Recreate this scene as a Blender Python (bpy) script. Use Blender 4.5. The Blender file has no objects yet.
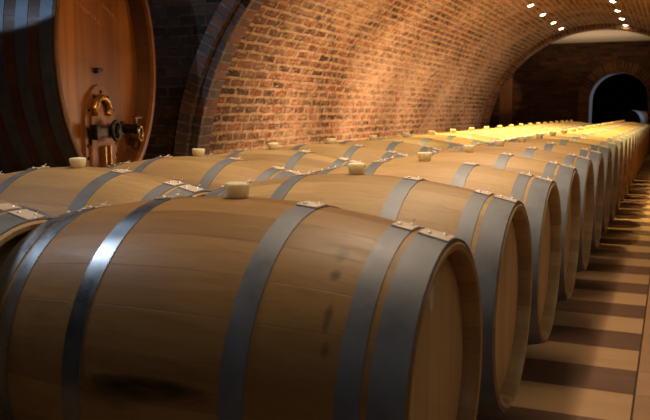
import bpy, bmesh, math, random
from mathutils import Vector, Matrix
PI = math.pi
random.seed(7)
sc = bpy.context.scene
col = sc.collection

# ------------------------------------------------------------------ helpers
def link(name, me, mat=None, parent=None, smooth=False, loc=None):
    o = bpy.data.objects.new(name, me)
    col.objects.link(o)
    if mat is not None:
        me.materials.append(mat)
    if parent is not None:
        o.parent = parent
    if loc is not None:
        o.location = loc
    if smooth:
        for p in me.polygons:
            p.use_smooth = True
    return o

def bm_obj(name, bm, mat=None, parent=None, smooth=False, loc=None, angle=None):
    bmesh.ops.recalc_face_normals(bm, faces=bm.faces)
    me = bpy.data.meshes.new(name)
    bm.to_mesh(me); bm.free()
    o = link(name, me, mat, parent, smooth, loc)
    if angle is not None:
        for p in me.polygons:
            p.use_smooth = True
        me.set_sharp_from_angle(angle=math.radians(angle))
    return o

def empty(name, loc=(0, 0, 0), rotz=0):
    o = bpy.data.objects.new(name, None)
    col.objects.link(o)
    o.location = loc
    o.rotation_euler = (0, 0, rotz)
    o.empty_display_size = .1
    return o

def tag(o, label=None, cat=None, group=None, kind=None):
    if label: o['label'] = label
    if cat: o['category'] = cat
    if group: o['group'] = group
    if kind: o['kind'] = kind
    return o

def copy_tree(o, parent=None):
    c = o.copy(); col.objects.link(c)
    c.parent = parent
    for ch in list(o.children):
        copy_tree(ch, c)
    return c

def add_box(bm, c, s, M=None, bevel=0):
    r = bmesh.ops.create_cube(bm, size=1)
    vs = r['verts']
    for v in vs:
        v.co = Vector((v.co.x*s[0], v.co.y*s[1], v.co.z*s[2]))
    if bevel:
        es = list({e for v in vs for e in v.link_edges})
        rb = bmesh.ops.bevel(bm, geom=es, offset=bevel, segments=2, profile=.5, affect='EDGES')
        vs = list({v for v in rb['verts']} | {v for v in vs if v.is_valid})
    for v in vs:
        co = v.co + Vector(c)
        v.co = (M @ co) if M is not None else co
    return vs

def add_lathe(bm, prof, seg=48, axis='X', closed=False, M=None):
    """revolve (a, r) points about an axis; a runs along it"""
    rings = []
    for a, r in prof:
        ring = []
        for k in range(seg):
            t = 2*PI*k/seg
            if axis == 'X': p = Vector((a, r*math.sin(t), r*math.cos(t)))
            elif axis == 'Z': p = Vector((r*math.cos(t), r*math.sin(t), a))
            else: p = Vector((r*math.sin(t), a, r*math.cos(t)))
            if M is not None: p = M @ p
            ring.append(bm.verts.new(p))
        rings.append(ring)
    n = len(rings)
    for i in range(n if closed else n-1):
        A, B = rings[i], rings[(i+1) % n]
        for k in range(seg):
            bm.faces.new((A[k], A[(k+1) % seg], B[(k+1) % seg], B[k]))
    if not closed:
        bm.faces.new(rings[0]); bm.faces.new(rings[-1])
    return rings

def add_tube(bm, pts, r, seg=10):
    """tube along a polyline"""
    rings = []
    pts = [Vector(p) for p in pts]
    up = Vector((0, 0, 1))
    for i, p in enumerate(pts):
        d = (pts[min(i+1, len(pts)-1)] - pts[max(i-1, 0)]).normalized()
        u = d.cross(up)
        if u.length < 1e-3: u = d.cross(Vector((1, 0, 0)))
        u.normalize(); w = d.cross(u)
        rings.append([bm.verts.new(p + r*(math.cos(2*PI*k/seg)*u + math.sin(2*PI*k/seg)*w)) for k in range(seg)])
    for A, B in zip(rings, rings[1:]):
        for k in range(seg):
            bm.faces.new((A[k], A[(k+1) % seg], B[(k+1) % seg], B[k]))
    bm.faces.new(rings[0]); bm.faces.new(rings[-1])

# ------------------------------------------------------------------ materials
class NT:
    def __init__(s, name):
        s.m = bpy.data.materials.new(name); s.m.use_nodes = True
        s.t = s.m.node_tree; s.t.nodes.clear()
        s.out = s.t.nodes.new('ShaderNodeOutputMaterial')
        s.b = s.t.nodes.new('ShaderNodeBsdfPrincipled')
        s.t.links.new(s.b.outputs[0], s.out.inputs[0])
    def n(s, typ, **kw):
        nd = s.t.nodes.new('ShaderNode'+typ)
        for k, v in kw.items():
            if k.startswith('i_'):
                key = k[2:]
                key = int(key) if key.isdigit() else key.replace('_', ' ')
                s.set(nd.inputs[key], v)
            else: setattr(nd, k, v)
        return nd
    def set(s, inp, v):
        if isinstance(v, bpy.types.NodeSocket): s.t.links.new(v, inp)
        elif isinstance(v, (tuple, list)) and len(v) == 3 and inp.type == 'RGBA': inp.default_value = (*v, 1)
        else: inp.default_value = v
    def math(s, op, a, b=None, c=None, clamp=False):
        nd = s.n('Math', operation=op, use_clamp=clamp)
        s.set(nd.inputs[0], a)
        if b is not None: s.set(nd.inputs[1], b)
        if c is not None: s.set(nd.inputs[2], c)
        return nd.outputs[0]
    def mix(s, f, a, b, blend='MIX'):
        nd = s.n('Mix', data_type='RGBA', blend_type=blend, clamp_factor=True)
        s.set(nd.inputs[0], f); s.set(nd.inputs[6], a); s.set(nd.inputs[7], b)
        return nd.outputs[2]
    def noise(s, vec, scale, detail=4, rough=.55, dist=0):
        nd = s.n('TexNoise', i_Scale=scale, i_Detail=detail, i_Roughness=rough, i_Distortion=dist)
        s.set(nd.inputs['Vector'], vec)
        return nd.outputs[0]
    def ramp(s, f, stops):
        nd = s.n('ValToRGB'); s.set(nd.inputs[0], f)
        el = nd.color_ramp.elements
        while len(el) > 1: el.remove(el[-1])
        el[0].position = stops[0][0]; el[0].color = (*stops[0][1], 1)
        for p, c in stops[1:]:
            e = el.new(p); e.color = (*c, 1)
        return nd.outputs[0]
    def mr(s, v, a, b, c=0., d=1.):
        nd = s.n('MapRange', clamp=True)
        for i, q in enumerate((v, a, b, c, d)): s.set(nd.inputs[i], q)
        return nd.outputs[0]
    def scl(s, vec, v):
        nd = s.n('VectorMath', operation='MULTIPLY'); s.set(nd.inputs[0], vec); nd.inputs[1].default_value = v
        return nd.outputs[0]
    def add(s, vec, v):
        nd = s.n('VectorMath', operation='ADD'); s.set(nd.inputs[0], vec); s.set(nd.inputs[1], v)
        return nd.outputs[0]
    def sep(s, vec):
        nd = s.n('SeparateXYZ'); s.set(nd.inputs[0], vec); return nd.outputs
    def comb(s, x, y, z):
        nd = s.n('CombineXYZ')
        for i, q in enumerate((x, y, z)): s.set(nd.inputs[i], q)
        return nd.outputs[0]
    def bump(s, h, strength=.4, dist=.01):
        nd = s.n('Bump', i_Strength=strength, i_Distance=dist); s.set(nd.inputs['Height'], h)
        s.t.links.new(nd.outputs[0], s.b.inputs['Normal'])
    def fin(s, color=None, rough=None, metal=None, spec=None):
        if color is not None: s.set(s.b.inputs['Base Color'], color)
        if rough is not None: s.set(s.b.inputs['Roughness'], rough)
        if metal is not None: s.set(s.b.inputs['Metallic'], metal)
        if spec is not None: s.set(s.b.inputs['Specular IOR Level'], spec)
        return s.m

def plain(name, c, rough=.5, metal=0., spec=.5):
    return NT(name).fin(c, rough, metal, spec)

def mat_stave(name, N, ca, cb, stains=None, scale=1., gloss=.5, dirt=.35):
    """oak staves running along local X, N round the girth, tone differing stave by stave"""
    t = NT(name)
    tc = t.n('TexCoord').outputs['Object']
    rnd = t.n('ObjectInfo').outputs['Random']
    x, y, z = t.sep(tc)
    ang = t.math('DIVIDE', t.math('ARCTAN2', y, z), 2*PI)
    a = t.math('MULTIPLY', t.math('ADD', ang, 1.013), N)
    idx = t.math('FLOOR', a)
    fr = t.math('FRACT', a)
    wn = t.n('TexWhiteNoise', noise_dimensions='2D')
    t.set(wn.inputs['Vector'], t.comb(idx, t.math('MULTIPLY', rnd, 37.), 0.))
    tone = wn.outputs[0]
    off = t.comb(t.math('MULTIPLY', rnd, 19.), t.math('MULTIPLY', tone, 7.), 0.)
    v = t.add(t.scl(tc, (1.6*scale, 26*scale, 26*scale)), off)
    grain = t.noise(v, 1.6, 5, .6, .6)
    v2 = t.add(t.scl(tc, (2.2*scale, 5*scale, 5*scale)), off)
    blot = t.noise(v2, 1.0, 3, .5)
    f = t.math('ADD', t.math('MULTIPLY', tone, .42), t.math('MULTIPLY', grain, .62))
    c = t.mix(t.mr(f, .2, .8), cb, ca)
    fine = t.noise(t.add(t.scl(tc, (5*scale, 120*scale, 120*scale)), off), 1.5, 3, .6)
    c = t.mix(t.mr(fine, .5, .75, 0, .35), c, tuple(q*.6 for q in cb))
    c = t.mix(t.mr(blot, .5, .78, 0, dirt), c, tuple(q*.5 for q in cb))
    j = t.math('MINIMUM', fr, t.math('SUBTRACT', 1., fr))
    joint = t.mr(j, .0, .016, 1., 0.)
    c = t.mix(t.math('MULTIPLY', joint, .3), c, tuple(q*.35 for q in cb))
    if stains:
        for (sx, sa, wx, wa, amt) in stains:      # x position, angle in turns, half sizes
            dx = t.math('DIVIDE', t.math('SUBTRACT', x, sx), wx)
            da = t.math('DIVIDE', t.math('SUBTRACT', ang, sa), wa)
            d = t.math('ADD', t.math('MULTIPLY', dx, dx), t.math('MULTIPLY', da, da))
            n = t.noise(t.scl(tc, (9, 40, 40)), 1.4, 4, .6)
            d = t.math('ADD', d, t.math('MULTIPLY', t.math('SUBTRACT', n, .5), 1.6))
            c = t.mix(t.mr(d, .0, 1.0, amt, 0.), c, (.03, .014, .006))
    t.bump(t.math('SUBTRACT', t.math('MULTIPLY', grain, .25), t.math('MULTIPLY', joint, .5)), .3, .0025)
    return t.fin(c, t.mr(grain, .3, .7, gloss-.06, gloss+.08), 0., .4)

def mat_plank(name, width, ca, cb, axis='Y', gloss=.5, scale=1., marks=False):
    """planks of a barrel head: run along local Z, laid side by side along Y"""
    t = NT(name)
    tc = t.n('TexCoord').outputs['Object']
    rnd = t.n('ObjectInfo').outputs['Random']
    x, y, z = t.sep(tc)
    a = t.math('ADD', t.math('DIVIDE', y, width), 50.37)
    idx = t.math('FLOOR', a); fr = t.math('FRACT', a)
    wn = t.n('TexWhiteNoise', noise_dimensions='2D')
    t.set(wn.inputs['Vector'], t.comb(idx, t.math('MULTIPLY', rnd, 37.), 0.))
    tone = wn.outputs[0]
    off = t.comb(t.math('MULTIPLY', rnd, 19.), t.math('MULTIPLY', tone, 7.), 0.)
    grain = t.noise(t.add(t.scl(tc, (10*scale, 34*scale, 2.2*scale)), off), 1.4, 5, .6, .7)
    f = t.math('ADD', t.math('MULTIPLY', tone, .4), t.math('MULTIPLY', grain, .55))
    c = t.mix(t.mr(f, .2, .72), cb, ca)
    j = t.math('MINIMUM', fr, t.math('SUBTRACT', 1., fr))
    joint = t.mr(j, .0, .03, 1., 0.)
    c = t.mix(t.math('MULTIPLY', joint, .6), c, tuple(q*.25 for q in cb))
    if marks:
        bl = t.noise(t.scl(tc, (1, 1.5, 3.5)), 1.3, 4, .6)
        c = t.mix(t.mr(bl, .5, .75, 0, .45), c, tuple(q*.45 for q in cb))
    t.bump(t.math('SUBTRACT', t.math('MULTIPLY', grain, .25), joint), .3, .003)
    return t.fin(c, gloss, 0., .4)

def mat_wood(name, ca, cb, along=(1.5, 24, 24), rough=.55):
    t = NT(name)
    tc = t.n('TexCoord').outputs['Object']
    g = t.noise(t.scl(tc, along), 1.3, 5, .6, .5)
    t.bump(g, .2, .003)
    return t.fin(t.mix(t.mr(g, .25, .75), ca, cb), rough, 0., .35)

def mat_steel(name, ca, cb, rough=.42, rust=.25, metal=.8):
    t = NT(name)
    tc = t.n('TexCoord').outputs['Object']
    rnd = t.n('ObjectInfo').outputs['Random']
    v = t.add(tc, t.comb(t.math('MULTIPLY', rnd, 13.), 0., 0.))
    n1 = t.noise(v, 14, 5, .65)
    n2 = t.noise(t.scl(v, (40, 6, 6)), 2.2, 4, .6)
    c = t.mix(t.mr(n1, .3, .7), ca, cb)
    c = t.mix(t.mr(n2, .55, .8, 0., rust), c, (.16, .09, .05))
    t.bump(n2, .08, .002)
    return t.fin(c, t.mr(n1, .3, .7, rough-.07, rough+.1), metal, .5)

def mat_brick(name, c1, c2, mortar, smear, bw=.26, bh=.084, ms=.011, smear_amt=.5, dark=.5, offset=.5, seed=0., wobble=.6, clean_to=0, bump=.9, speck=.25):
    """bricks over the UV map, which is in metres"""
    t = NT(name)
    uv = t.n('TexCoord').outputs['UV']
    uv = t.add(uv, (seed, seed*.618, 0))
    wob = t.n('TexNoise', i_Scale=7., i_Detail=3.)
    t.set(wob.inputs['Vector'], uv)
    w = t.n('VectorMath', operation='SUBTRACT'); t.set(w.inputs[0], wob.outputs['Color']); w.inputs[1].default_value = (.5, .5, .5)
    wob2 = t.n('TexNoise', i_Scale=26., i_Detail=3.); t.set(wob2.inputs['Vector'], uv)
    w2 = t.n('VectorMath', operation='SUBTRACT'); t.set(w2.inputs[0], wob2.outputs['Color']); w2.inputs[1].default_value = (.5, .5, .5)
    vec = t.add(t.add(uv, t.scl(w.outputs[0], (.05*wobble, .028*wobble, 0))), t.scl(w2.outputs[0], (.03*wobble, .016*wobble, 0)))
    def brick(a, b, m):
        nd = t.n('TexBrick', offset=offset, offset_frequency=2, squash=1.)
        t.set(nd.inputs['Vector'], vec)
        for k, q in (('Color1', a), ('Color2', b), ('Mortar', m)): t.set(nd.inputs[k], q)
        for k, q in (('Scale', 1.), ('Mortar Size', ms), ('Mortar Smooth', .35), ('Bias', 0.), ('Brick Width', bw), ('Row Height', bh)):
            nd.inputs[k].default_value = q
        return nd
    bk = brick((0, 0, 0), (1, 1, 1), (.5, .5, .5))
    tone = t.sep(bk.outputs['Color'])[0]
    fac = bk.outputs['Fac']
    n_f = t.noise(uv, 38, 5, .65)
    n_m = t.noise(uv, 9, 4, .6)
    n_b = t.noise(uv, 1.1, 4, .6)
    n_s = t.noise(t.scl(t.add(uv, (5, 3, 0)), (1., 2.2, 1.)), 6.5, 6, .74)
    c = t.ramp(tone, [(0., tuple(q*1.35 for q in c1)), (.2, c1), (.42, c2), (.62, tuple(q*.55 for q in c2)), (.74, c1), (.86, tuple(q*.5+w*.35 for q, w in zip(c1, mortar))), (1., tuple(q*.75 for q in mortar))])
    t.t.nodes[-1].color_ramp.interpolation = 'LINEAR'
    c = t.mix(t.mr(t.math('ADD', t.math('MULTIPLY', tone, .6), t.math('MULTIPLY', n_m, .5)), .62, .85, 0, dark), c, tuple(q*.25 for q in c1))
    c = t.mix(t.mr(n_f, .4, .7, 0, .4), c, tuple(q*.5 for q in c2))
    mort = t.mix(t.mr(n_m, .42, .66), mortar, tuple(q*.38 for q in mortar))
    c = t.mix(t.mr(fac, .25, .8), c, mort)
    s = t.math('ADD', t.math('MULTIPLY', n_s, .6), t.math('MULTIPLY', n_b, .45))
    amt = t.mr(s, .47, .62, 0, smear_amt)
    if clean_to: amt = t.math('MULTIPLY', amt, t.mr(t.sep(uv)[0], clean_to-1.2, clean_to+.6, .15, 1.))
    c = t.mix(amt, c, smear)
    sp = t.noise(t.scl(t.add(uv, (2, 9, 0)), (1., 1.7, 1.)), 19., 4, .7)
    c = t.mix(t.mr(sp, .54, .66, 0, speck), c, tuple(min(q*1.25, .8) for q in smear))  # pale specks paint in the sparkle of mortar catching grazing light
    c = t.mix(t.mr(t.noise(t.scl(t.add(uv, (7, 4, 0)), (1., 1.9, 1.)), 15., 4, .7), .55, .68, 0, speck), c, tuple(q*.6 for q in c2))
    h = t.math('SUBTRACT', t.math('ADD', t.math('MULTIPLY', n_f, .7), t.math('MULTIPLY', n_m, .8)), t.math('MULTIPLY', fac, .9))
    t.bump(h, bump, .02)
    return t.fin(c, .85, 0., .25)

M = {}
M['stave'] = mat_stave('oak_staves', 30, (.52, .345, .155), (.30, .185, .078))
M['stave_stained'] = mat_stave('oak_staves_stained', 26, (.44, .25, .088), (.27, .145, .045),
    stains=[(.311, -.084, .016, .012, .85), (.316, -.111, .012, .009, .8), (.325, -.152, .009, .016, .6), (.331, -.18, .009, .008, .5),
            (.02, -.231, .15, .011, .9), (-.07, -.240, .10, .016, .6)], gloss=.45)
M['head'] = mat_plank('oak_head', .085, (.60, .38, .16), (.44, .26, .10))
M['chime'] = mat_stave('oak_chime', 30, (.40, .24, .10), (.27, .15, .06))
M['hoop'] = mat_steel('galvanised_hoop', (.15, .165, .195), (.215, .235, .27), .5, .12, .3)
M['hoop_highlit'] = mat_steel('highlit_galvanised_hoop', (.30, .33, .37), (.46, .49, .53), .30, .1, .9)
M['clip'] = mat_steel('riveted_clip', (.78, .68, .58), (.9, .8, .7), .36, .12, .3)
M['bung'] = NT('silicone_bung')
_b = M['bung']; _n = _b.noise(_b.n('TexCoord').outputs['Object'], 30, 3)
_b.b.inputs['Subsurface Weight'].default_value = .8
_b.b.inputs['Subsurface Radius'].default_value = (.03, .024, .016)
_b.b.inputs['Subsurface Scale'].default_value = 1.
M['bung'] = _b.fin(_b.mix(_n, (.95, .84, .64), (.92, .78, .56)), .45, 0., .4)
M['cask_stave'] = mat_stave('dark_cask_staves', 44, (.17, .075, .028), (.09, .038, .014), scale=.5, gloss=.4)
M['cask_head'] = mat_plank('cask_head_planks', .125, (.44, .165, .03), (.20, .062, .010), gloss=.38, scale=.5, marks=True)
M['cask_rim'] = mat_stave('cask_rim_wood', 44, (.33, .13, .035), (.2, .075, .02), scale=.5, gloss=.4)
M['cask_hoop'] = mat_steel('painted_cask_hoop', (.12, .13, .15), (.2, .215, .25), .5, .2)
M['brass'] = mat_steel('worn_brass', (.62, .36, .12), (.45, .23, .07), .28, .3)
M['copper'] = mat_steel('copper_plate', (.26, .10, .035), (.15, .055, .02), .42, .4, .5)
M['iron'] = mat_steel('black_iron', (.035, .03, .028), (.06, .05, .045), .4, .1)
M['chrome'] = plain('polished_steel', (.7, .66, .6), .18, 1.)
M['rail'] = mat_wood('rail_pine', (.24, .14, .065), (.15, .085, .04), (24, 1.5, 24))
M['panel'] = mat_wood('brown_door_wood', (.19, .075, .025), (.11, .042, .014), (20, 20, 1.2))
M['plaster'] = plain('pale_plaster', (.78, .66, .52), .9)
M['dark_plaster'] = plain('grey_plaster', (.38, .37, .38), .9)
M['sticker'] = plain('paper_sticker', (.62, .56, .48), .6)
M['chalk'] = plain('chalk', (.55, .33, .2), .9)
M['black_plug'] = plain('black_plug', (.012, .01, .009), .5)
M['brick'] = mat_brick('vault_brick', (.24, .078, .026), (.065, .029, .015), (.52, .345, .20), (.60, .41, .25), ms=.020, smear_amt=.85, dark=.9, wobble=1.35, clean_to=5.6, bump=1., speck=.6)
M['ring'] = mat_brick('ring_brick', (.25, .10, .05), (.15, .10, .085), (.30, .28, .26), (.26, .25, .24), bw=.30, bh=.082, ms=.012, smear_amt=.35, offset=0.)
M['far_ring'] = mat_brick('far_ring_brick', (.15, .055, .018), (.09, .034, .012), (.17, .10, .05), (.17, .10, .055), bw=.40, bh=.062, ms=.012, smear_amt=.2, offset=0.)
M['room_brick'] = mat_brick('room_brick', (.13, .06, .038), (.07, .04, .028), (.13, .105, .085), (.13, .11, .095), smear_amt=.3, seed=3.)
M['rib'] = mat_brick('rib_brick', (.26, .10, .035), (.15, .06, .022), (.40, .26, .15), (.42, .28, .16), bw=.40, bh=.075, ms=.010, smear_amt=.35, offset=0.)
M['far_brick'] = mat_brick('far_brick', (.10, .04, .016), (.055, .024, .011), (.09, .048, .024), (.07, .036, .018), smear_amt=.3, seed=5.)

# floor: alternating pale and dark tiles beside the barrels, pale planks beyond x = .78
FZ = -.40
t = NT('striped_floor')
tc = t.n('TexCoord').outputs['Object']
x, y, z = t.sep(tc)
TW = .264
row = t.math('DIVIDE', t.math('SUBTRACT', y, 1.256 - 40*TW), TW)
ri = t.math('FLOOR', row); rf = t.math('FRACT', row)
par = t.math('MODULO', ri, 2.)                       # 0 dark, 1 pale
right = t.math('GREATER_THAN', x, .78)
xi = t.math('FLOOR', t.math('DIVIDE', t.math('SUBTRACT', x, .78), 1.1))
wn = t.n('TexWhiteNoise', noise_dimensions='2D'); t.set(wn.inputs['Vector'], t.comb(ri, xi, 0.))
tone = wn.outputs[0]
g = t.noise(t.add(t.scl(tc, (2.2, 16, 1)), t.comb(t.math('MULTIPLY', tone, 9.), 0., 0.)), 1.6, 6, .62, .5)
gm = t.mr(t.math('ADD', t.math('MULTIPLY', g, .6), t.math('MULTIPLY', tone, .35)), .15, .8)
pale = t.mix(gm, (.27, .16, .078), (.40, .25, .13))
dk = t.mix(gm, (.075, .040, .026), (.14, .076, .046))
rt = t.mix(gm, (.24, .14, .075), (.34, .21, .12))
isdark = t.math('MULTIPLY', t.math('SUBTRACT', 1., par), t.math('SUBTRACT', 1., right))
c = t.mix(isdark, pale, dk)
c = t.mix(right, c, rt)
jr = t.math('MINIMUM', rf, t.math('SUBTRACT', 1., rf))
joint = t.math('MULTIPLY', t.mr(jr, .0, .012, 1., 0.), .7)
xl = t.math('ABSOLUTE', t.math('SUBTRACT', x, .78))
xl2 = t.math('ABSOLUTE', t.math('SUBTRACT', x, 1.88))
lj = t.mr(t.math('MINIMUM', xl, xl2), .002, .005, 1., 0.)
jj = t.math('MAXIMUM', joint, lj)
c = t.mix(jj, c, (.03, .018, .012))
t.bump(t.math('SUBTRACT', t.math('MULTIPLY', g, .2), jj), .25, .003)
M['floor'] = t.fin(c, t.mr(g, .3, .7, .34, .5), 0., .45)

# ------------------------------------------------------------------ the setting
CX, CZ, R0 = -.50, -.10, 2.36      # vault axis and radius
YN, YF = 4.25, 15.5                # near and far end of the vault
XL, XR = CX-R0, CX+R0

def sheet(name, rows, mat, kind='structure', thick=0.):
    """rows: list of lists of (co, uv); a quad grid with a UV map in metres"""
    me = bpy.data.meshes.new(name)
    nr, nc = len(rows), len(rows[0])
    vs = [p[0] for r in rows for p in r]; uv = [p[1] for r in rows for p in r]
    fs = [(i*nc+j, i*nc+j+1, (i+1)*nc+j+1, (i+1)*nc+j) for i in range(nr-1) for j in range(nc-1)]
    me.from_pydata([tuple(v) for v in vs], [], fs); me.update()
    l = me.uv_layers.new(name='UVMap')
    for lp in me.loops: l.data[lp.index].uv = uv[lp.vertex_index]
    o = link(name, me, mat, smooth=True)
    if thick:
        md = o.modifiers.new('solid', 'SOLIDIFY'); md.thickness = thick; md.offset = -1
    o['kind'] = kind
    return o

def vault_section():
    """profile of the barrel vault: (x, z, arc length)"""
    pts = []
    s = 0.
    for k in range(4):
        pts.append((XL, FZ + (CZ-FZ)*k/4, (CZ-FZ)*k/4))
    for k in range(97):
        a = PI - PI*k/96
        pts.append((CX+R0*math.cos(a), CZ+R0*math.sin(a), (CZ-FZ)+R0*PI*k/96))
    s = pts[-1][2]
    for k in range(1, 5):
        pts.append((XR, CZ-(CZ-FZ)*k/4, s+(CZ-FZ)*k/4))
    return pts
prof = vault_section()
ys = [YN-.02 + (YF-YN+.04)*k/40 for k in range(41)]
def vault_part(name, i0, i1):
    rows = [[(Vector((x, y, z)), (y, s)) for x, z, s in prof[i0:i1+1]] for y in ys]
    return sheet(name, rows, M['brick'], thick=.0)
vault_part('wall_left', 0, 32)
vault_part('ceiling', 32, 72)
vault_part('wall_right', 72, len(prof)-1)

# floor slab
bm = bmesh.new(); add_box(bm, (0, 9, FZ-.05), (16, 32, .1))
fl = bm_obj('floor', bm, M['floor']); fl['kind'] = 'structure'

def ring_obj(name, r_in, r_out, y0, y1, mat, steps=120, z_foot=FZ):
    """an arch ring with legs down to the floor, square in section"""
    me = bpy.data.meshes.new(name)
    path = [(0, k) for k in range(5)]
    sec = []
    L = CZ - z_foot
    for k in range(4): sec.append((-1., None, z_foot + L*k/4, L*k/4))
    for k in range(steps+1): sec.append((None, PI-PI*k/steps, None, L+PI*R0*k/steps))
    for k in range(1, 5): sec.append((1., None, CZ-L*k/4, L+PI*R0+L*k/4))
    def pt(sn, r):
        if sn[0] is None: return CX+r*math.cos(sn[1]), CZ+r*math.sin(sn[1])
        return CX+sn[0]*r, sn[2]
    vs, fs, uvs = [], [], []
    def strip(f0, f1, u0, u1):
        b = len(vs)
        for sn in sec:
            vs.append(f0(sn)); vs.append(f1(sn)); uvs.append((u0, sn[3])); uvs.append((u1, sn[3]))
        for i in range(len(sec)-1):
            fs.append((b+2*i, b+2*i+1, b+2*i+3, b+2*i+2))
    d = r_out-r_in; e = y1-y0
    P = lambda r, y: (lambda sn: (pt(sn, r)[0], y, pt(sn, r)[1]))
    o_ = .03
    strip(P(r_in, y0), P(r_out, y0), o_, o_+d)            # front face
    strip(P(r_in, y1), P(r_in, y0), o_+.3-e if e < .3 else o_, o_+.3 if e < .3 else o_+e)   # soffit
    strip(P(r_out, y0), P(r_out, y1), o_, o_+e)           # back of ring
    strip(P(r_out, y1), P(r_in, y1), o_, o_+d)
    me.from_pydata(vs, [], fs); me.update()
    l = me.uv_layers.new(name='UVMap')
    for lp in me.loops: l.data[lp.index].uv = uvs[lp.vertex_index]
    o = link(name, me, mat)
    o['kind'] = 'structure'
    return o
ring_obj('trim_1', 2.345, 2.405, YN-.035, YN+.16, M['ring'])
ring_obj('trim_2', 2.415, 2.53, YN-.10, YN+.10, M['ring'])
ring_obj('trim_3', 2.275, R0+.12, YF-.34, YF+.02, M['rib'])

def wall_with_arch(name, y, x0, x1, ztop, cx, cz, r, mat, zf=FZ, thick=0., n=72):
    """brick wall in a plane of constant y with a round-headed opening"""
    rows = []
    for k in range(n+1):
        a = PI - PI*k/n
        pi = Vector((cx+r*math.cos(a), y, cz+r*math.sin(a)))
        dx, dz = math.cos(a), math.sin(a)
        tt = 1e9
        if dx < -1e-6: tt = min(tt, (x0-cx)/dx)
        if dx > 1e-6: tt = min(tt, (x1-cx)/dx)
        if dz > 1e-6: tt = min(tt, (ztop-cz)/dz)
        po = Vector((cx+dx*tt, y, cz+dz*tt))
        rows.append([pi.lerp(po, q/6) for q in range(7)])
    # make the outline pass through the two upper corners
    for sx in (x0, x1):
        a = math.atan2(ztop-cz, sx-cx); k = round((PI-a)/PI*n)
        pi = rows[k][0]; po = Vector((sx, y, ztop)); rows[k] = [pi.lerp(po, q/6) for q in range(7)]
    lo = [[p.copy() for p in rows[0]]]; hi = [[p.copy() for p in rows[-1]]]
    for p in lo[0]: p.z = zf
    for p in hi[0]: p.z = zf
    rows = lo + rows + hi
    return sheet(name, [[(p, (p.x, p.z)) for p in r_] for r_ in rows], mat, thick=thick)
wall_with_arch('wall_arch', YN, -6.0, 3.0, 3.3, CX, CZ, 2.40, M['room_brick'])
# sides of the room the camera stands in
def flat(name, o, u, v, mat, nu=1, nv=1):
    o, u, v = Vector(o), Vector(u), Vector(v)
    return sheet(name, [[(o+u*i/nu+v*j/nv, (u.length*i/nu, v.length*j/nv)) for i in range(nu+1)] for j in range(nv+1)], mat)
flat('wall_near_left', (-6, -3.5, FZ), (0, YN+3.5, 0), (0, 0, 3.7), M['room_brick'])
flat('wall_near_right', (3, -3.5, FZ), (0, YN+3.5, 0), (0, 0, 3.7), M['room_brick'])
flat('wall_back', (-6, -3.5, FZ), (9, 0, 0), (0, 0, 3.7), M['room_brick'])
flat('ceiling_near', (-6, -3.5, 3.3), (9, 0, 0), (0, YN+3.5, 0), M['room_brick'])

# chamber beyond the vault
YC = 17.5
CZT = 2.085
flat('ceiling_far', (-3.6, YF+.02, 2.24), (6.4, 0, 0), (0, YC-YF, CZT+.012-2.24), M['plaster'])
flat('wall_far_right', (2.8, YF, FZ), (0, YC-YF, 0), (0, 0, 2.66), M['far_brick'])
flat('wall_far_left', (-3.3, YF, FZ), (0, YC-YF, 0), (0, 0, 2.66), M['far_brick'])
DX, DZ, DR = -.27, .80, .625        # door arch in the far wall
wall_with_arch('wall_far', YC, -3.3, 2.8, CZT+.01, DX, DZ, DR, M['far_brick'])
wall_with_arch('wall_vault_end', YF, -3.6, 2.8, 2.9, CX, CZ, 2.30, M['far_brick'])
# brown boarded panel between the vault end and the far wall
bm = bmesh.new()
add_box(bm, (-2.76, YC-.06, .84), (.30, .06, 2.47))
for k in range(4): add_box(bm, (-2.87+.075*k, YC-.095, .84), (.066, .02, 2.40), bevel=.004)
bm_obj('trim_4', bm, M['panel'])['kind'] = 'structure'
# brick ring and plastered reveal of the far doorway
def small_ring(name, cx, cz, r_in, r_out, y0, y1, mat, n=48):
    vs, fs, uvs = [], [], []
    sec = [('l', FZ), ('l', (FZ+cz)/2)] + [('a', PI-PI*k/n) for k in range(n+1)] + [('r', (FZ+cz)/2), ('r', FZ)]
    def pt(s, r):
        if s[0] == 'a': return cx+r*math.cos(s[1]), cz+r*math.sin(s[1])
        return (cx-r if s[0] == 'l' else cx+r), s[1]
    ln = 0.; arc = []
    prev = None
    for s in sec:
        q = Vector(pt(s, r_in))
        if prev is not None: ln += (q-prev).length
        arc.append(ln); prev = q
    def strip(ra, ya, rb, yb, w):
        b = len(vs)
        for s, a in zip(sec, arc):
            p, q = pt(s, ra), pt(s, rb)
            vs.append((p[0], ya, p[1])); vs.append((q[0], yb, q[1])); uvs.append((.03, a)); uvs.append((.03+w, a))
        for i in range(len(sec)-1): fs.append((b+2*i, b+2*i+1, b+2*i+3, b+2*i+2))
    strip(r_in, y0, r_out, y0, r_out-r_in); strip(r_in, y1, r_in, y0, min(y1-y0, .3)); strip(r_out, y0, r_out, y1, .1); strip(r_in, y1, r_out, y1, .1)
    me = bpy.data.meshes.new(name); me.from_pydata(vs, [], fs); me.update()
    l = me.uv_layers.new(name='UVMap')
    for lp in me.loops: l.data[lp.index].uv = uvs[lp.vertex_index]
    o = link(name, me, mat); o['kind'] = 'structure'; return o
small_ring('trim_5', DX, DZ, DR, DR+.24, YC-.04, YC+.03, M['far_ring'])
small_ring('trim_6', DX, DZ, DR-.005, DR+.2, YC+.03, YC+.75, M['dark_plaster'])
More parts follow.
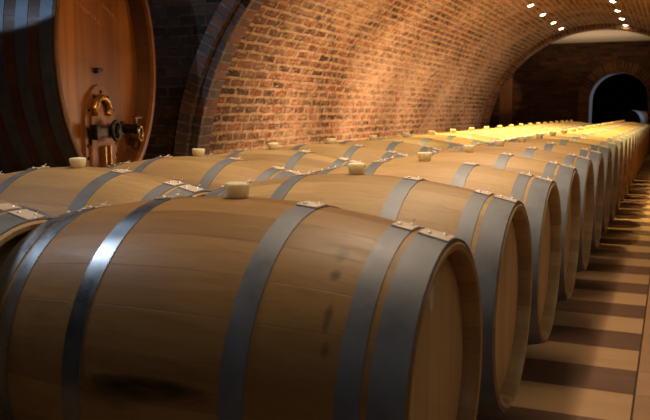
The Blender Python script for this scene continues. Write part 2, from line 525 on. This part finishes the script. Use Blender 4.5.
# room beyond the doorway
flat('wall_end', (-3, 24, FZ), (6, 0, 0), (0, 0, 3.2), M['room_brick'])
flat('wall_end_left', (-3, YC+.75, FZ), (0, 24-YC-.75, 0), (0, 0, 3.2), M['room_brick'])
flat('wall_end_right', (3, YC+.75, FZ), (0, 24-YC-.75, 0), (0, 0, 3.2), M['room_brick'])
flat('ceiling_end', (-3, YC+.75, 2.8), (6, 0, 0), (0, 24-YC-.75, 0), M['room_brick'])

# ------------------------------------------------------------------ wine barrels
RB, RE, HL = .352, .287, .477
def pr(x): return RE + (RB-RE)*(1-abs(x/HL)**1.85) if abs(x) < HL else RE
def barrel_mesh(bm, RBs=RB):
    pf = []
    n = 26
    for k in range(n+1):
        x = -HL + 2*HL*k/n
        pf.append((x, pr(x)))
    pf[0] = (-HL+.006, pr(HL)); pf[-1] = (HL-.006, pr(HL))
    ri = RE-.026
    full = [(-HL, RE-.008)] + pf + [(HL, RE-.008), (HL-.002, ri+.007), (HL-.012, ri), (HL-.052, ri-.001)]
    back = [(-HL+.052, ri-.001), (-HL+.012, ri), (-HL+.002, ri+.007)]
    prof_ = back + full
    seg = 120
    rings = []
    for a, r in prof_:
        rings.append([bm.verts.new((a, r*math.sin(2*PI*k/seg), r*math.cos(2*PI*k/seg))) for k in range(seg)])
    for A, B in zip(rings, rings[1:]):
        for k in range(seg): bm.faces.new((A[k], A[(k+1) % seg], B[(k+1) % seg], B[k]))
    bm.faces.new(rings[0]); bm.faces.new(rings[-1])

def hoop_bm(x0, x1, th=.0022, over=.0004):
    bm = bmesh.new()
    n = 4
    out = [(x0+(x1-x0)*k/n, pr(x0+(x1-x0)*k/n)+th) for k in range(n+1)]
    inn = [(x, r-th-.001) for x, r in out]
    # turned-in edges read as the dark outline of the hoop
    add_lathe(bm, out+inn[::-1], 96, 'X', closed=True)
    return bm

def clip_bm(xc, w, L=.058):
    """overlap plate on top of a hoop, with rivets and the bent end of the strap"""
    bm = bmesh.new()
    r = pr(xc)+.0022
    slope = math.atan2(pr(xc+.01)-pr(xc-.01), .02)
    Mx = Matrix.Translation((xc, 0, r)) @ Matrix.Rotation(-slope, 4, 'Y')
    # plate following the curve: five facets
    nseg = 6
    rowsv = []
    for k in range(nseg+1):
        yy = -L/2 + L*k/nseg
        zz = (math.sqrt(r*r-yy*yy) - r)
        rowsv.append((yy, zz))
    hw = w/2
    top, bot = [], []
    for yy, zz in rowsv:
        top.append([bm.verts.new(Mx @ Vector((sx*hw, yy, zz+.0032))) for sx in (-1, -.9, .9, 1)])
        bot.append([bm.verts.new(Mx @ Vector((sx*hw, yy, zz-.001))) for sx in (-1, 1)])
    for i in range(nseg):
        for j in range(3): bm.faces.new((top[i][j], top[i][j+1], top[i+1][j+1], top[i+1][j]))
        bm.faces.new((top[i][0], top[i+1][0], bot[i+1][0], bot[i][0]))
        bm.faces.new((top[i][3], bot[i][1], bot[i+1][1], top[i+1][3]))
        bm.faces.new((bot[i][0], bot[i+1][0], bot[i+1][1], bot[i][1]))
    for e in (0, nseg):
        bm.faces.new((*top[e], bot[e][1], bot[e][0]))
    for (rx, ry) in ((-.22*w, -.012), (.22*w, .012)):
        zz = math.sqrt(r*r-ry*ry)-r+.0032
        add_lathe(bm, [(-.001, .0052), (.0018, .0050), (.0036, .0030), (.0042, .0008)], 12, 'Z', M=Mx @ Matrix.Translation((rx, ry, zz)))
    # bent nail tip standing up at the strap end
    zz = math.sqrt(r*r-(L/2)**2)-r
    add_tube(bm, [Mx @ Vector((.1*w, L/2-.004, zz+.003)), Mx @ Vector((.1*w, L/2, zz+.010)), Mx @ Vector((.14*w, L/2+.006, zz+.012))], .0013, 6)
    return bm

HOOPS = [(-.4425, .060), (-.381, .041), (-.173, .046), (.1765, .046), (.379, .041), (.4425, .060)]
def make_barrel(staves_mat):
    root = empty('wine_barrel')
    bm = bmesh.new(); barrel_mesh(bm)
    st = bm_obj('staves', bm, staves_mat, root, angle=40)
    for s in (-1, 1):
        bm = bmesh.new()
        add_lathe(bm, [(-.011, .2575), (.009, .2575), (.0112, .252)], 72, 'X')
        hd = bm_obj('barrel_head', bm, M['head'], root, loc=(s*(HL-.050), 0, 0), angle=40)
        if s < 0: hd.rotation_euler = (0, 0, PI)
    for xc, w in HOOPS:
        h = bm_obj('hoop', hoop_bm(xc-w/2, xc+w/2), M['hoop'], root, angle=40)
        c = bm_obj('clip_plate', clip_bm(xc, w), M['clip'], h, angle=35)
    bm = bmesh.new()
    add_lathe(bm, [(-.012, .019), (.0, .021), (.004, .0235), (.026, .0275), (.0305, .0262), (.032, .022)], 28, 'Z')
    bg = bm_obj('bung', bm, M['bung'], root, loc=(0, 0, RB), angle=40)
    bg['label'] = 'pale silicone bung'
    return root

S = .7045
NROW = 22
proto = make_barrel(M['stave'])
proto2 = None
ordn = ['first', 'second', 'third', 'fourth', 'fifth', 'sixth', 'seventh', 'eighth', 'ninth', 'tenth', 'eleventh', 'twelfth',
        'thirteenth', 'fourteenth', 'fifteenth', 'sixteenth', 'seventeenth', 'eighteenth', 'nineteenth', 'twentieth', 'twenty-first', 'twenty-second']
first = True
for c_, (cx, oy, side) in enumerate([(0., 0., 'row along the aisle'), (-.956, -.088, 'row beside the brick wall')]):
    for i in range(NROW):
        if first: b = proto; first = False
        else: b = copy_tree(proto)
        b.location = (cx, i*S+oy, 0)
        grp = 'oak barrels in the row along the aisle' if c_ == 0 else 'oak barrels in the row beside the brick wall'
        if c_ == 0 and i == 0:
            lab = 'nearest oak wine barrel, dark stains on its staves and a pale sticker on its head'
        elif i == 0:
            lab = 'oak wine barrel end to end with the stained nearest barrel, mostly hidden behind it'
        elif i == NROW-1:
            lab = 'farthest oak wine barrel of the '+side
        elif i < 12:
            lab = 'oak wine barrel with grey hoops, %s back in the %s' % (ordn[i], side)
        else:
            lab = 'small distant oak barrel, %s from the far end of the %s' % (ordn[NROW-1-i], side)
        tag(b, lab, 'barrel', grp)
        # slight turn about the barrel's own axis, a few degrees at most
        b.rotation_euler = (math.radians(random.uniform(-2.5, 2.5)), 0, 0) if not (c_ == 0 and i < 3) else (0, 0, 0)
        if c_ == 0 and i == 0: first_barrel = b
for ch in first_barrel.children:
    if ch.name.startswith('hoop') and sum(v.co.x for v in ch.data.vertices) < 0:      # lighter, glossier copy of the hoop steel, highlight put into its colour
        ch.data = ch.data.copy(); ch.data.materials.clear(); ch.data.materials.append(M['hoop_highlit'])
    if ch.name.startswith('staves'):
        ch.data = ch.data.copy(); ch.data.materials.clear(); ch.data.materials.append(M['stave_stained'])
# the small pale sticker on the head of the foreground barrel
bm = bmesh.new()
vs = []
for k in range(28):
    a = 2*PI*k/28
    vs.append((.015*math.cos(a), .036*math.sin(a)))
A = [bm.verts.new((HL-.0385, -.02+p[0], .185+p[1])) for p in vs]
B = [bm.verts.new((HL-.0375, -.02+p[0], .185+p[1])) for p in vs]
bm.faces.new(A); bm.faces.new(B)
for k in range(28): bm.faces.new((A[k], A[(k+1) % 28], B[(k+1) % 28], B[k]))
s_ = bm_obj('sticker', bm, M['sticker'], first_barrel)
s_['label'] = 'small pale oval sticker'

# timber rails the barrels lie on, and chocks along the aisle side
for (cx, oy, nm) in [(0., 0., 'aisle'), (-.956, -.088, 'wall')]:
    for s in (-1, 1):
        xr = cx + s*.27
        top = -pr(.2325)-.001
        bm = bmesh.new()
        add_box(bm, (0, 0, (top+FZ)/2), (.075, NROW*S+.1, top-FZ), bevel=.004)
        o = bm_obj('timber_rail', bm, M['rail'], loc=(xr, (NROW-1)*S/2+oy, 0))
        which = {('aisle', 1): 'pine rail on the floor under the aisle-facing ends of the aisle barrels',
                 ('aisle', -1): 'pine rail on the floor under the inner ends of the aisle barrels',
                 ('wall', 1): 'pine rail on the floor under the inner ends of the barrels beside the wall',
                 ('wall', -1): 'pine rail on the floor under the wall-facing ends of the barrels beside the wall'}[(nm, s)]
        tag(o, which, 'rail', 'timber rails under the barrels')
bm = bmesh.new()
top = -pr(.2325)-.001
L2, H2 = .15, .10
pp = [(-L2, 0), (L2, 0), (.012, H2), (-.012, H2)]
def arc_z(y):      # hollow side following the neighbouring barrels
    r = pr(.24)+.004
    d = S/2-abs(y)
    return -math.sqrt(max(r*r-d*d, 0))
yy = [-.16+.32*k/20 for k in range(21)]
up = [(y, max(top+.0008, min(arc_z(y), top+.11))) for y in yy]
W = .03
va = [[bm.verts.new((sx*W, y, z)) for (y, z) in up] for sx in (-1, 1)]
vb = [[bm.verts.new((sx*W, y, top+.0004)) for (y, z) in up] for sx in (-1, 1)]
for k in range(20):
    bm.faces.new((va[0][k], va[0][k+1], va[1][k+1], va[1][k]))
    bm.faces.new((vb[0][k], vb[0][k+1], vb[1][k+1], vb[1][k]))
    for q in (0, 1): bm.faces.new((va[q][k], va[q][k+1], vb[q][k+1], vb[q][k]))
for e in (0, 20): bm.faces.new((va[0][e], va[1][e], vb[1][e], vb[0][e]))
chock = bm_obj('wooden_chock', bm, M['rail'])
for i in range(8):
    o = chock if i == 0 else chock.copy()
    if i: col.objects.link(o)
    o.location = (.27, (i+.5)*S, 0)
    tag(o, 'wooden chock wedged between the %s and %s barrels along the aisle' % (ordn[i], ordn[i+1]), 'chock', 'chocks between the aisle barrels')

# ------------------------------------------------------------------ the big cask
CK = Vector((-2.585, 2.85, .885)); AZ = math.radians(17)
CR, CB, CL = .865, .96, 1.75
cask = empty('large_cask', (CK.x, CK.y, FZ), AZ)
tag(cask, 'huge oak cask lying on its side with dark hoops, orange plank head and brass fittings', 'cask')
ck0 = (0, 0, CK.z-FZ)
def cpr(x): return CR + (CB-CR)*(1-((x+CL/2)/(CL/2))**2)
bm = bmesh.new()
pf = [(-CL*k/24, cpr(-CL*k/24)) for k in range(25)]
prof_c = [(-CL+.06, CR-.05), (-CL, CR-.05)] + pf[::-1] + [(0., CR-.02), (-.004, CR-.045), (-.15, CR-.052)]
add_lathe(bm, prof_c, 128, 'X')
bm_obj('staves', bm, M['cask_stave'], cask, loc=ck0, angle=35)
# rim face of the cask: the lighter end grain
bm = bmesh.new()
add_lathe(bm, [(-.025, CR-.0525), (.001, CR-.0525), (.004, CR-.046), (.004, CR-.006), (.001, CR-.001), (-.035, CR+.0035), (-.035, CR-.01), (-.025, CR-.045)], 128, 'X', closed=True)
bm_obj('rim', bm, M['cask_rim'], cask, loc=ck0, angle=35)
bm = bmesh.new()
add_lathe(bm, [(-.185, CR-.054), (-.132, CR-.054), (-.130, CR-.062)], 128, 'X')
ch = bm_obj('cask_head', bm, M['cask_head'], cask, loc=ck0, angle=35)
for xc in (-.045, -.175, -.305, -.435, -1.30, -1.43, -1.56, -1.69):
    bm = bmesh.new(); w = .066
    out = [(xc-w/2+w*k/4, cpr(xc-w/2+w*k/4)+.005) for k in range(5)]
    add_lathe(bm, out+[(x, r-.007) for x, r in out][::-1], 128, 'X', closed=True)
    bm_obj('hoop', bm, M['cask_hoop'], cask, loc=ck0, angle=35)
HX = -.130    # front face of the head, local x
# arched manway door near the foot of the head
door = empty('manway', (0, .03, CK.z-FZ)); door.parent = cask
def arch_plate(bm, x0, x1, hw, zc, z0, rim=0, seg=20):
    pts = [(hw*math.cos(PI*k/seg), zc+hw*1.1*math.sin(PI*k/seg)) for k in range(seg+1)] + [(-hw, z0), (hw, z0)]
    A = [bm.verts.new((x0, p[0], p[1])) for p in pts]; B = [bm.verts.new((x1, p[0], p[1])) for p in pts]
    bm.faces.new(A); bm.faces.new(B)
    n = len(pts)
    for k in range(n): bm.faces.new((A[k], A[(k+1) % n], B[(k+1) % n], B[k]))
MZ = -.51     # middle of the door, from the cask axis
bm = bmesh.new(); arch_plate(bm, HX-.004, HX+.02, .265, MZ+.05, MZ-.24)
dp = bm_obj('door_plate', bm, M['cask_rim'], door, loc=(0, 0, 0), angle=30)
bm = bmesh.new(); arch_plate(bm, HX+.018, HX+.036, .20, MZ+.06, MZ-.24)
bm_obj('door_panel', bm, M['copper'], door, angle=30)
# bright half ring at the top of the door
bm = bmesh.new()
add_tube(bm, [(HX+.05, -.05+.115*math.cos(a), MZ+.17+.085*math.sin(a)) for a in [PI*k/18 for k in range(-2, 21)]], .024, 12)
bm_obj('brass_ring', bm, M['brass'], door, angle=60)['label'] = 'bright brass half ring'
# bolts round the plate
for k in range(7):
    a = PI*k/6
    bm = bmesh.new()
    add_lathe(bm, [(HX+.015, .011), (HX+.028, .011), (HX+.032, .006)], 8, 'X', M=Matrix.Translation((0, .235*math.cos(a), MZ+.05+.245*math.sin(a))))
    bm_obj('bolt', bm, M['iron'], door, angle=30)
for zz in (-.06, -.14, -.21):
    for s in (-1, 1):
        bm = bmesh.new()
        add_lathe(bm, [(HX+.015, .011), (HX+.028, .011), (HX+.032, .006)], 8, 'X', M=Matrix.Translation((0, s*.235, MZ+zz)))
        bm_obj('bolt', bm, M['iron'], door, angle=30)
# bright side straps
for s in (-1, 1):
    bm = bmesh.new(); add_box(bm, (HX+.026, s*.18, MZ-.15), (.014, .06, .19), bevel=.003)
    bm_obj('side_strap', bm, M['brass'], door)
# heavy cross bar with a hub and handwheel
bm = bmesh.new()
add_box(bm, (HX+.07, -.04, MZ+.03), (.04, .44, .075), bevel=.012)
for s in (-1, 1): add_box(bm, (HX+.07, -.04+s*.19, MZ+.03), (.055, .06, .10), bevel=.012)
bm_obj('cross_bar', bm, M['iron'], door, angle=40)
bm = bmesh.new()
add_lathe(bm, [(HX+.03, .035), (HX+.05, .03), (HX+.11, .022), (HX+.12, .016)], 18, 'X', M=Matrix.Translation((0, .04, MZ+.03)))
bm_obj('spindle', bm, M['brass'], door, angle=40)
bm = bmesh.new()
wc = Vector((HX+.105, .04, MZ+.035))
ring = [wc+Vector((0, .105*math.cos(2*PI*k/32), .105*math.sin(2*PI*k/32))) for k in range(32)]
tr = []
for k in range(32):
    a = 2*PI*k/32
    tr.append([bm.verts.new(wc+Vector((.013*math.sin(q), (.062+.013*math.cos(q))*math.cos(a), (.062+.013*math.cos(q))*math.sin(a)))) for q in [2*PI*j/10 for j in range(10)]])
for k in range(32):
    for j in range(10): bm.faces.new((tr[k][j], tr[k][(j+1) % 10], tr[(k+1) % 32][(j+1) % 10], tr[(k+1) % 32][j]))
for k in range(5):
    a = 2*PI*k/5+.3
    add_tube(bm, [wc, wc+Vector((0, .06*math.cos(a), .06*math.sin(a)))], .007, 8)
add_lathe(bm, [(wc.x-.025, .03), (wc.x+.02, .03), (wc.x+.028, .018)], 16, 'X', M=Matrix.Translation((0, wc.y, wc.z)))
bm_obj('handwheel', bm, M['iron'], door, angle=40)
# rib pair below and the spout basin
for s in (-1, 1):
    bm = bmesh.new(); add_box(bm, (HX+.05, s*.045, MZ-.15), (.035, .028, .17), bevel=.006)
    bm_obj('rib', bm, M['brass'], door)
bm = bmesh.new()
add_lathe(bm, [(0, .03), (.05, .028), (.07, .05), (.085, .052), (.09, .03)], 20, 'X', M=Matrix.Translation((HX+.02, 0, MZ-.24)))
add_tube(bm, [(HX+.09, 0, MZ-.24), (HX+.13, 0, MZ-.245), (HX+.15, 0, MZ-.29)], .022, 12)
bm_obj('drain_tap', bm, M['brass'], door, angle=40)
bm = bmesh.new()
add_box(bm, (HX+.06, -.12, MZ-.285), (.08, .14, .07), bevel=.02); add_box(bm, (HX+.06, .15, MZ-.285), (.08, .2, .08), bevel=.02)
bm_obj('foot_clamp', bm, M['iron'], door, angle=40)
# sampling tap to the right of the door
tap = empty('sampling_tap', (HX, .46, CK.z-FZ+MZ+.04)); tap.parent = cask
bm = bmesh.new()
add_lathe(bm, [(-.002, .055), (.015, .055), (.02, .035), (.09, .032), (.1, .04), (.125, .04), (.13, .02)], 20, 'X')
bm_obj('tap_body', bm, M['iron'], tap, angle=40)
bm = bmesh.new()
tr = []
for k in range(20):
    a = 2*PI*k/20
    tr.append([bm.verts.new(Vector((.14+.009*math.sin(q), .0+(.04+.009*math.cos(q))*math.cos(a), -.035+(.052+.009*math.cos(q))*math.sin(a)))) for q in [2*PI*j/8 for j in range(8)]])
for k in range(20):
    for j in range(8): bm.faces.new((tr[k][j], tr[k][(j+1) % 8], tr[(k+1) % 20][(j+1) % 8], tr[(k+1) % 20][j]))
bm_obj('tap_spout', bm, M['chrome'], tap, angle=40)
bm = bmesh.new()
add_tube(bm, [(.11, 0, .03), (.11, 0, .075)], .009, 8); add_tube(bm, [(.11, -.05, .08), (.11, .11, .083)], .010, 8)
bm_obj('tap_handle', bm, M['chrome'], tap, angle=40)
# black plug in the middle of the head
bm = bmesh.new()
add_lathe(bm, [(HX-.002, .018), (HX+.03, .018), (HX+.033, .012)], 14, 'X', M=Matrix.Translation((0, -.01, -.075)))
add_box(bm, (HX+.025, .03, -.068), (.016, .07, .022), bevel=.004)
bm_obj('plug', bm, M['black_plug'], cask, loc=ck0, angle=40)
# faint chalk strokes near the top of the head
bm = bmesh.new()
rr = random.Random(3)
for k in range(15):
    y0 = -.25+.045*k; z0 = .33-.012*k+rr.uniform(-.008, .008) if k < 9 else .47-.012*k
    add_tube(bm, [(HX+.0008, y0, z0), (HX+.0008, y0+.012, z0+.02+rr.uniform(-.01, .01)), (HX+.0008, y0+.028, z0+rr.uniform(-.006, .008))], .0016, 5)
bm_obj('chalk_mark', bm, M['chalk'], cask, loc=ck0)
# cradle
crd = empty('cask_cradle', (CK.x, CK.y, FZ), AZ)
tag(crd, 'dark timber cradle carrying the huge cask on the floor', 'cradle')
for xc in (-.64, -1.11):
    bm = bmesh.new()
    r = CB+.004
    zb = CK.z-FZ-r
    add_box(bm, (xc, 0, zb/2), (.16, 1.2, zb-.002), bevel=.006)
    bm_obj('support_beam', bm, M['rail'], crd, angle=40)

# ------------------------------------------------------------------ cask seen through the far doorway
fc = empty('round_tank', (-.17, 21.2, FZ), math.radians(-122))
tag(fc, 'dark round cask with a shiny pale rim, seen through the far doorway', 'cask')
FR = .31; fz = .66
bm = bmesh.new()
add_lathe(bm, [(-1.2, FR-.04), (-1.0, FR), (-.02, FR), (0, FR-.004), (0, FR-.06), (-.03, FR-.065)], 72, 'X')
bm_obj('tank_body', bm, M['cask_stave'], fc, loc=(0, 0, fz), angle=35)
bm = bmesh.new()
out = [(-.17, FR+.0), (-.17, FR+.02), (.012, FR+.02), (.012, FR-.008), (-.0, FR-.008), (-.0, FR+.0)]
add_lathe(bm, out, 72, 'X', closed=True)
bm_obj('rim', bm, M['hoop'], fc, loc=(0, 0, fz), angle=35)['label'] = 'shiny pale metal rim'
for xc in (-.25, -.95):
    bm = bmesh.new()
    add_box(bm, (xc, 0, .16), (.12, .5, .32), bevel=.01)
    bm_obj('support_beam', bm, M['rail'], fc, angle=40)

# ------------------------------------------------------------------ lamps
def emis(name, c, s):
    m = bpy.data.materials.new(name); m.use_nodes = True
    nt = m.node_tree; nt.nodes.clear()
    o = nt.nodes.new('ShaderNodeOutputMaterial'); e = nt.nodes.new('ShaderNodeEmission')
    e.inputs[0].default_value = (*c, 1); e.inputs[1].default_value = s
    nt.links.new(e.outputs[0], o.inputs[0]); return m
M['lens'] = emis('lamp_lens', (1, .80, .50), 26)
M['lamp_ring'] = plain('lamp_ring', (.42, .3, .2), .4, .6)
WARM = (1., .66, .30)
YEL = (1., .71, .25)
VP = [40, 52, 90, 170, 280, 400, 500, 520, 230]
def spot(name, loc, aim, power, color, size=1.5, blend=.6, rad=.04):
    L = bpy.data.lights.new(name, 'SPOT'); L.energy = power; L.color = color
    L.spot_size = size; L.spot_blend = blend; L.shadow_soft_size = rad
    o = bpy.data.objects.new(name, L); col.objects.link(o); o.location = loc
    o.rotation_euler = (Vector(aim)-Vector(loc)).to_track_quat('-Z', 'Y').to_euler()
    return o
def area(name, loc, aim, power, color, sx, sy, spread=PI):
    L = bpy.data.lights.new(name, 'AREA'); L.energy = power; L.color = color
    L.shape = 'RECTANGLE'; L.size = sx; L.size_y = sy; L.spread = spread
    o = bpy.data.objects.new(name, L); col.objects.link(o); o.location = loc
    o.rotation_euler = (Vector(aim)-Vector(loc)).to_track_quat('-Z', 'Y').to_euler()
    return o
# fixture: origin at the lens centre, opening towards -Z
fix = empty('ceiling_spotlight')
bm = bmesh.new(); add_lathe(bm, [(.05, .053), (.05, .059), (-.012, .064), (-.016, .057), (-.010, .049), (.05, .047)], 28, 'Z', closed=True)
bm_obj('lamp_ring', bm, M['lamp_ring'], fix, angle=40)
bm = bmesh.new(); add_lathe(bm, [(.002, .048), (-.012, .044), (-.019, .033), (-.023, .015)], 24, 'Z')
bm_obj('lens', bm, M['lens'], fix, angle=40)['label'] = 'glowing warm lens'
LP = [[(LX, y) for y in LY] for LX, LY in ((-1.20, (14.6, 13.49, 12.2, 10.97)), (-.058, (15.08, 13.94, 12.7, 11.49)))]
ordl = ('nearest the far arch', 'second from the far arch', 'third from the far arch', 'fourth from the far arch')
first = True
for r_i, row in enumerate(LP):
    row = row + [(row[0][0], row[-1][1]-1.2*k) for k in range(1, 6)]
    for k, (lx, ly) in enumerate(row):
        a = math.atan2(math.sqrt(R0**2-(lx-CX)**2), lx-CX)
        px, pz = CX+(R0-.004)*math.cos(a), CZ+(R0-.004)*math.sin(a)
        if k < 4:
            if first: f = fix; first = False
            else: f = copy_tree(fix)
            f.location = (px, ly, pz)
            f.rotation_euler = (0, PI/2-a, 0)
            tag(f, 'small round lit ceiling spotlight, %s %s' % (ordl[k], ('on the brick wall side', 'on the aisle side')[r_i]),
                'lamp', 'lit spotlights in the vault ceiling')
        nx, nz = -math.cos(a), -math.sin(a)
        spot('vault_lamp', (px+nx*.05, ly, pz+nz*.05), (lx if r_i else lx-.15, ly, 0), VP[k], YEL, 1.45, .9, .035)
# warm strip lamps in the gap between the barrels and the left wall, washing the brick
for ly, pw in ((5.7, 26), (7.9, 34), (9.9, 25), (11.8, 16), (13.7, 10)):
    area('wall_wash', (-1.78, ly, .05), (XL-.1, ly, .75), pw, (1., .66, .42), .12, 1.8)
# lamps over the near barrels
area('near_strip_lamp', (.03, 2.05, 2.25), (.03, 2.05, 0), 45, (1., .72, .46), .05, 4.0, 2.0)
area('near_strip_lamp', (-1.15, 2.6, 2.25), (-1.15, 2.6, 0), 10, (1., .72, .42), .05, 3.0, 1.6)
spot('cask_head_fill', (-.6, 1.7, 2.1), (-2.6, 2.95, .75), 105, (1., .56, .22), .62, .9, .05)  # added spot without a fitting, brightens the cask head
area('aisle_fill', (2.7, 1.6, 1.5), (.5, 2.2, -.1), 15, (1., .82, .6), 1.2, 2.6)  # unseen fill light added for the barrel heads
area('camera_side_fill', (1.7, -2.9, 1.7), (.2, 0, .1), 5, (1., .92, .84), .8, .8)  # weak fill added from behind the camera to lift the dark hoops
# cool daylight falling from high windows on the left
spot('daylight_on_cask', (-1.5, -2.5, 3.0), (-2.75, 1.95, 1.70), 270, (.50, .72, 1.), .30, .05, .015)
area('daylight_on_arch', (-3.6, 1.6, 3.1), (-2.6, 4.2, 1.4), 8, (.62, .78, 1.), .3, .3)
area('window_daylight', (-3.3, -.1, 2.9), (-.42, -.1, .2), 1.3, (.72, .85, 1.), .4, .8, .7)
spot('end_room_lamp', (1.4, 20.85, 1.8), (-.1, 21.2, .5), 110, (.7, .82, 1.), .5, .5, .1)
spot('reveal_lamp', (1.0, 19.2, 1.0), (-.9, 17.95, .7), 50, (.7, .82, 1.), .9, .5, .1)
# unseen fill added in the chamber to brighten its plaster ceiling
area('chamber_ceiling_fill', (-.9, 16.3, 1.2), (-.9, 16.3, 3), 10, (1., .75, .5), 2.5, .2)
spot('panel_fill', (-2.5, 16.0, 2.0), (-2.76, 17.4, 1.0), 45, (1., .62, .3), .45, .5, .05)  # added spot, only there to brighten the boarded panel

w = bpy.data.worlds.new('cellar'); sc.world = w; w.use_nodes = True
w.node_tree.nodes['Background'].inputs[0].default_value = (.9, .75, .6, 1)
w.node_tree.nodes['Background'].inputs[1].default_value = .02

# ------------------------------------------------------------------ camera
cam = bpy.data.cameras.new('camera'); co = bpy.data.objects.new('camera', cam); col.objects.link(co)
cam.sensor_width = 36; cam.lens = 786.7/650*36
yaw, pitch = math.radians(23.643), math.radians(-7.083)
F = Vector((-math.sin(yaw)*math.cos(pitch), math.cos(yaw)*math.cos(pitch), math.sin(pitch)))
co.location = (.8481, -1.468, .5339)
co.rotation_euler = F.to_track_quat('-Z', 'Y').to_euler()
cam.dof.use_dof = True; cam.dof.focus_distance = 2.9; cam.dof.aperture_fstop = 6.3
cam.clip_start = .02
sc.camera = co
sc.view_settings.view_transform = 'Standard'
sc.view_settings.look = 'None'
sc.view_settings.gamma = 1
sc.view_settings.exposure = 0.
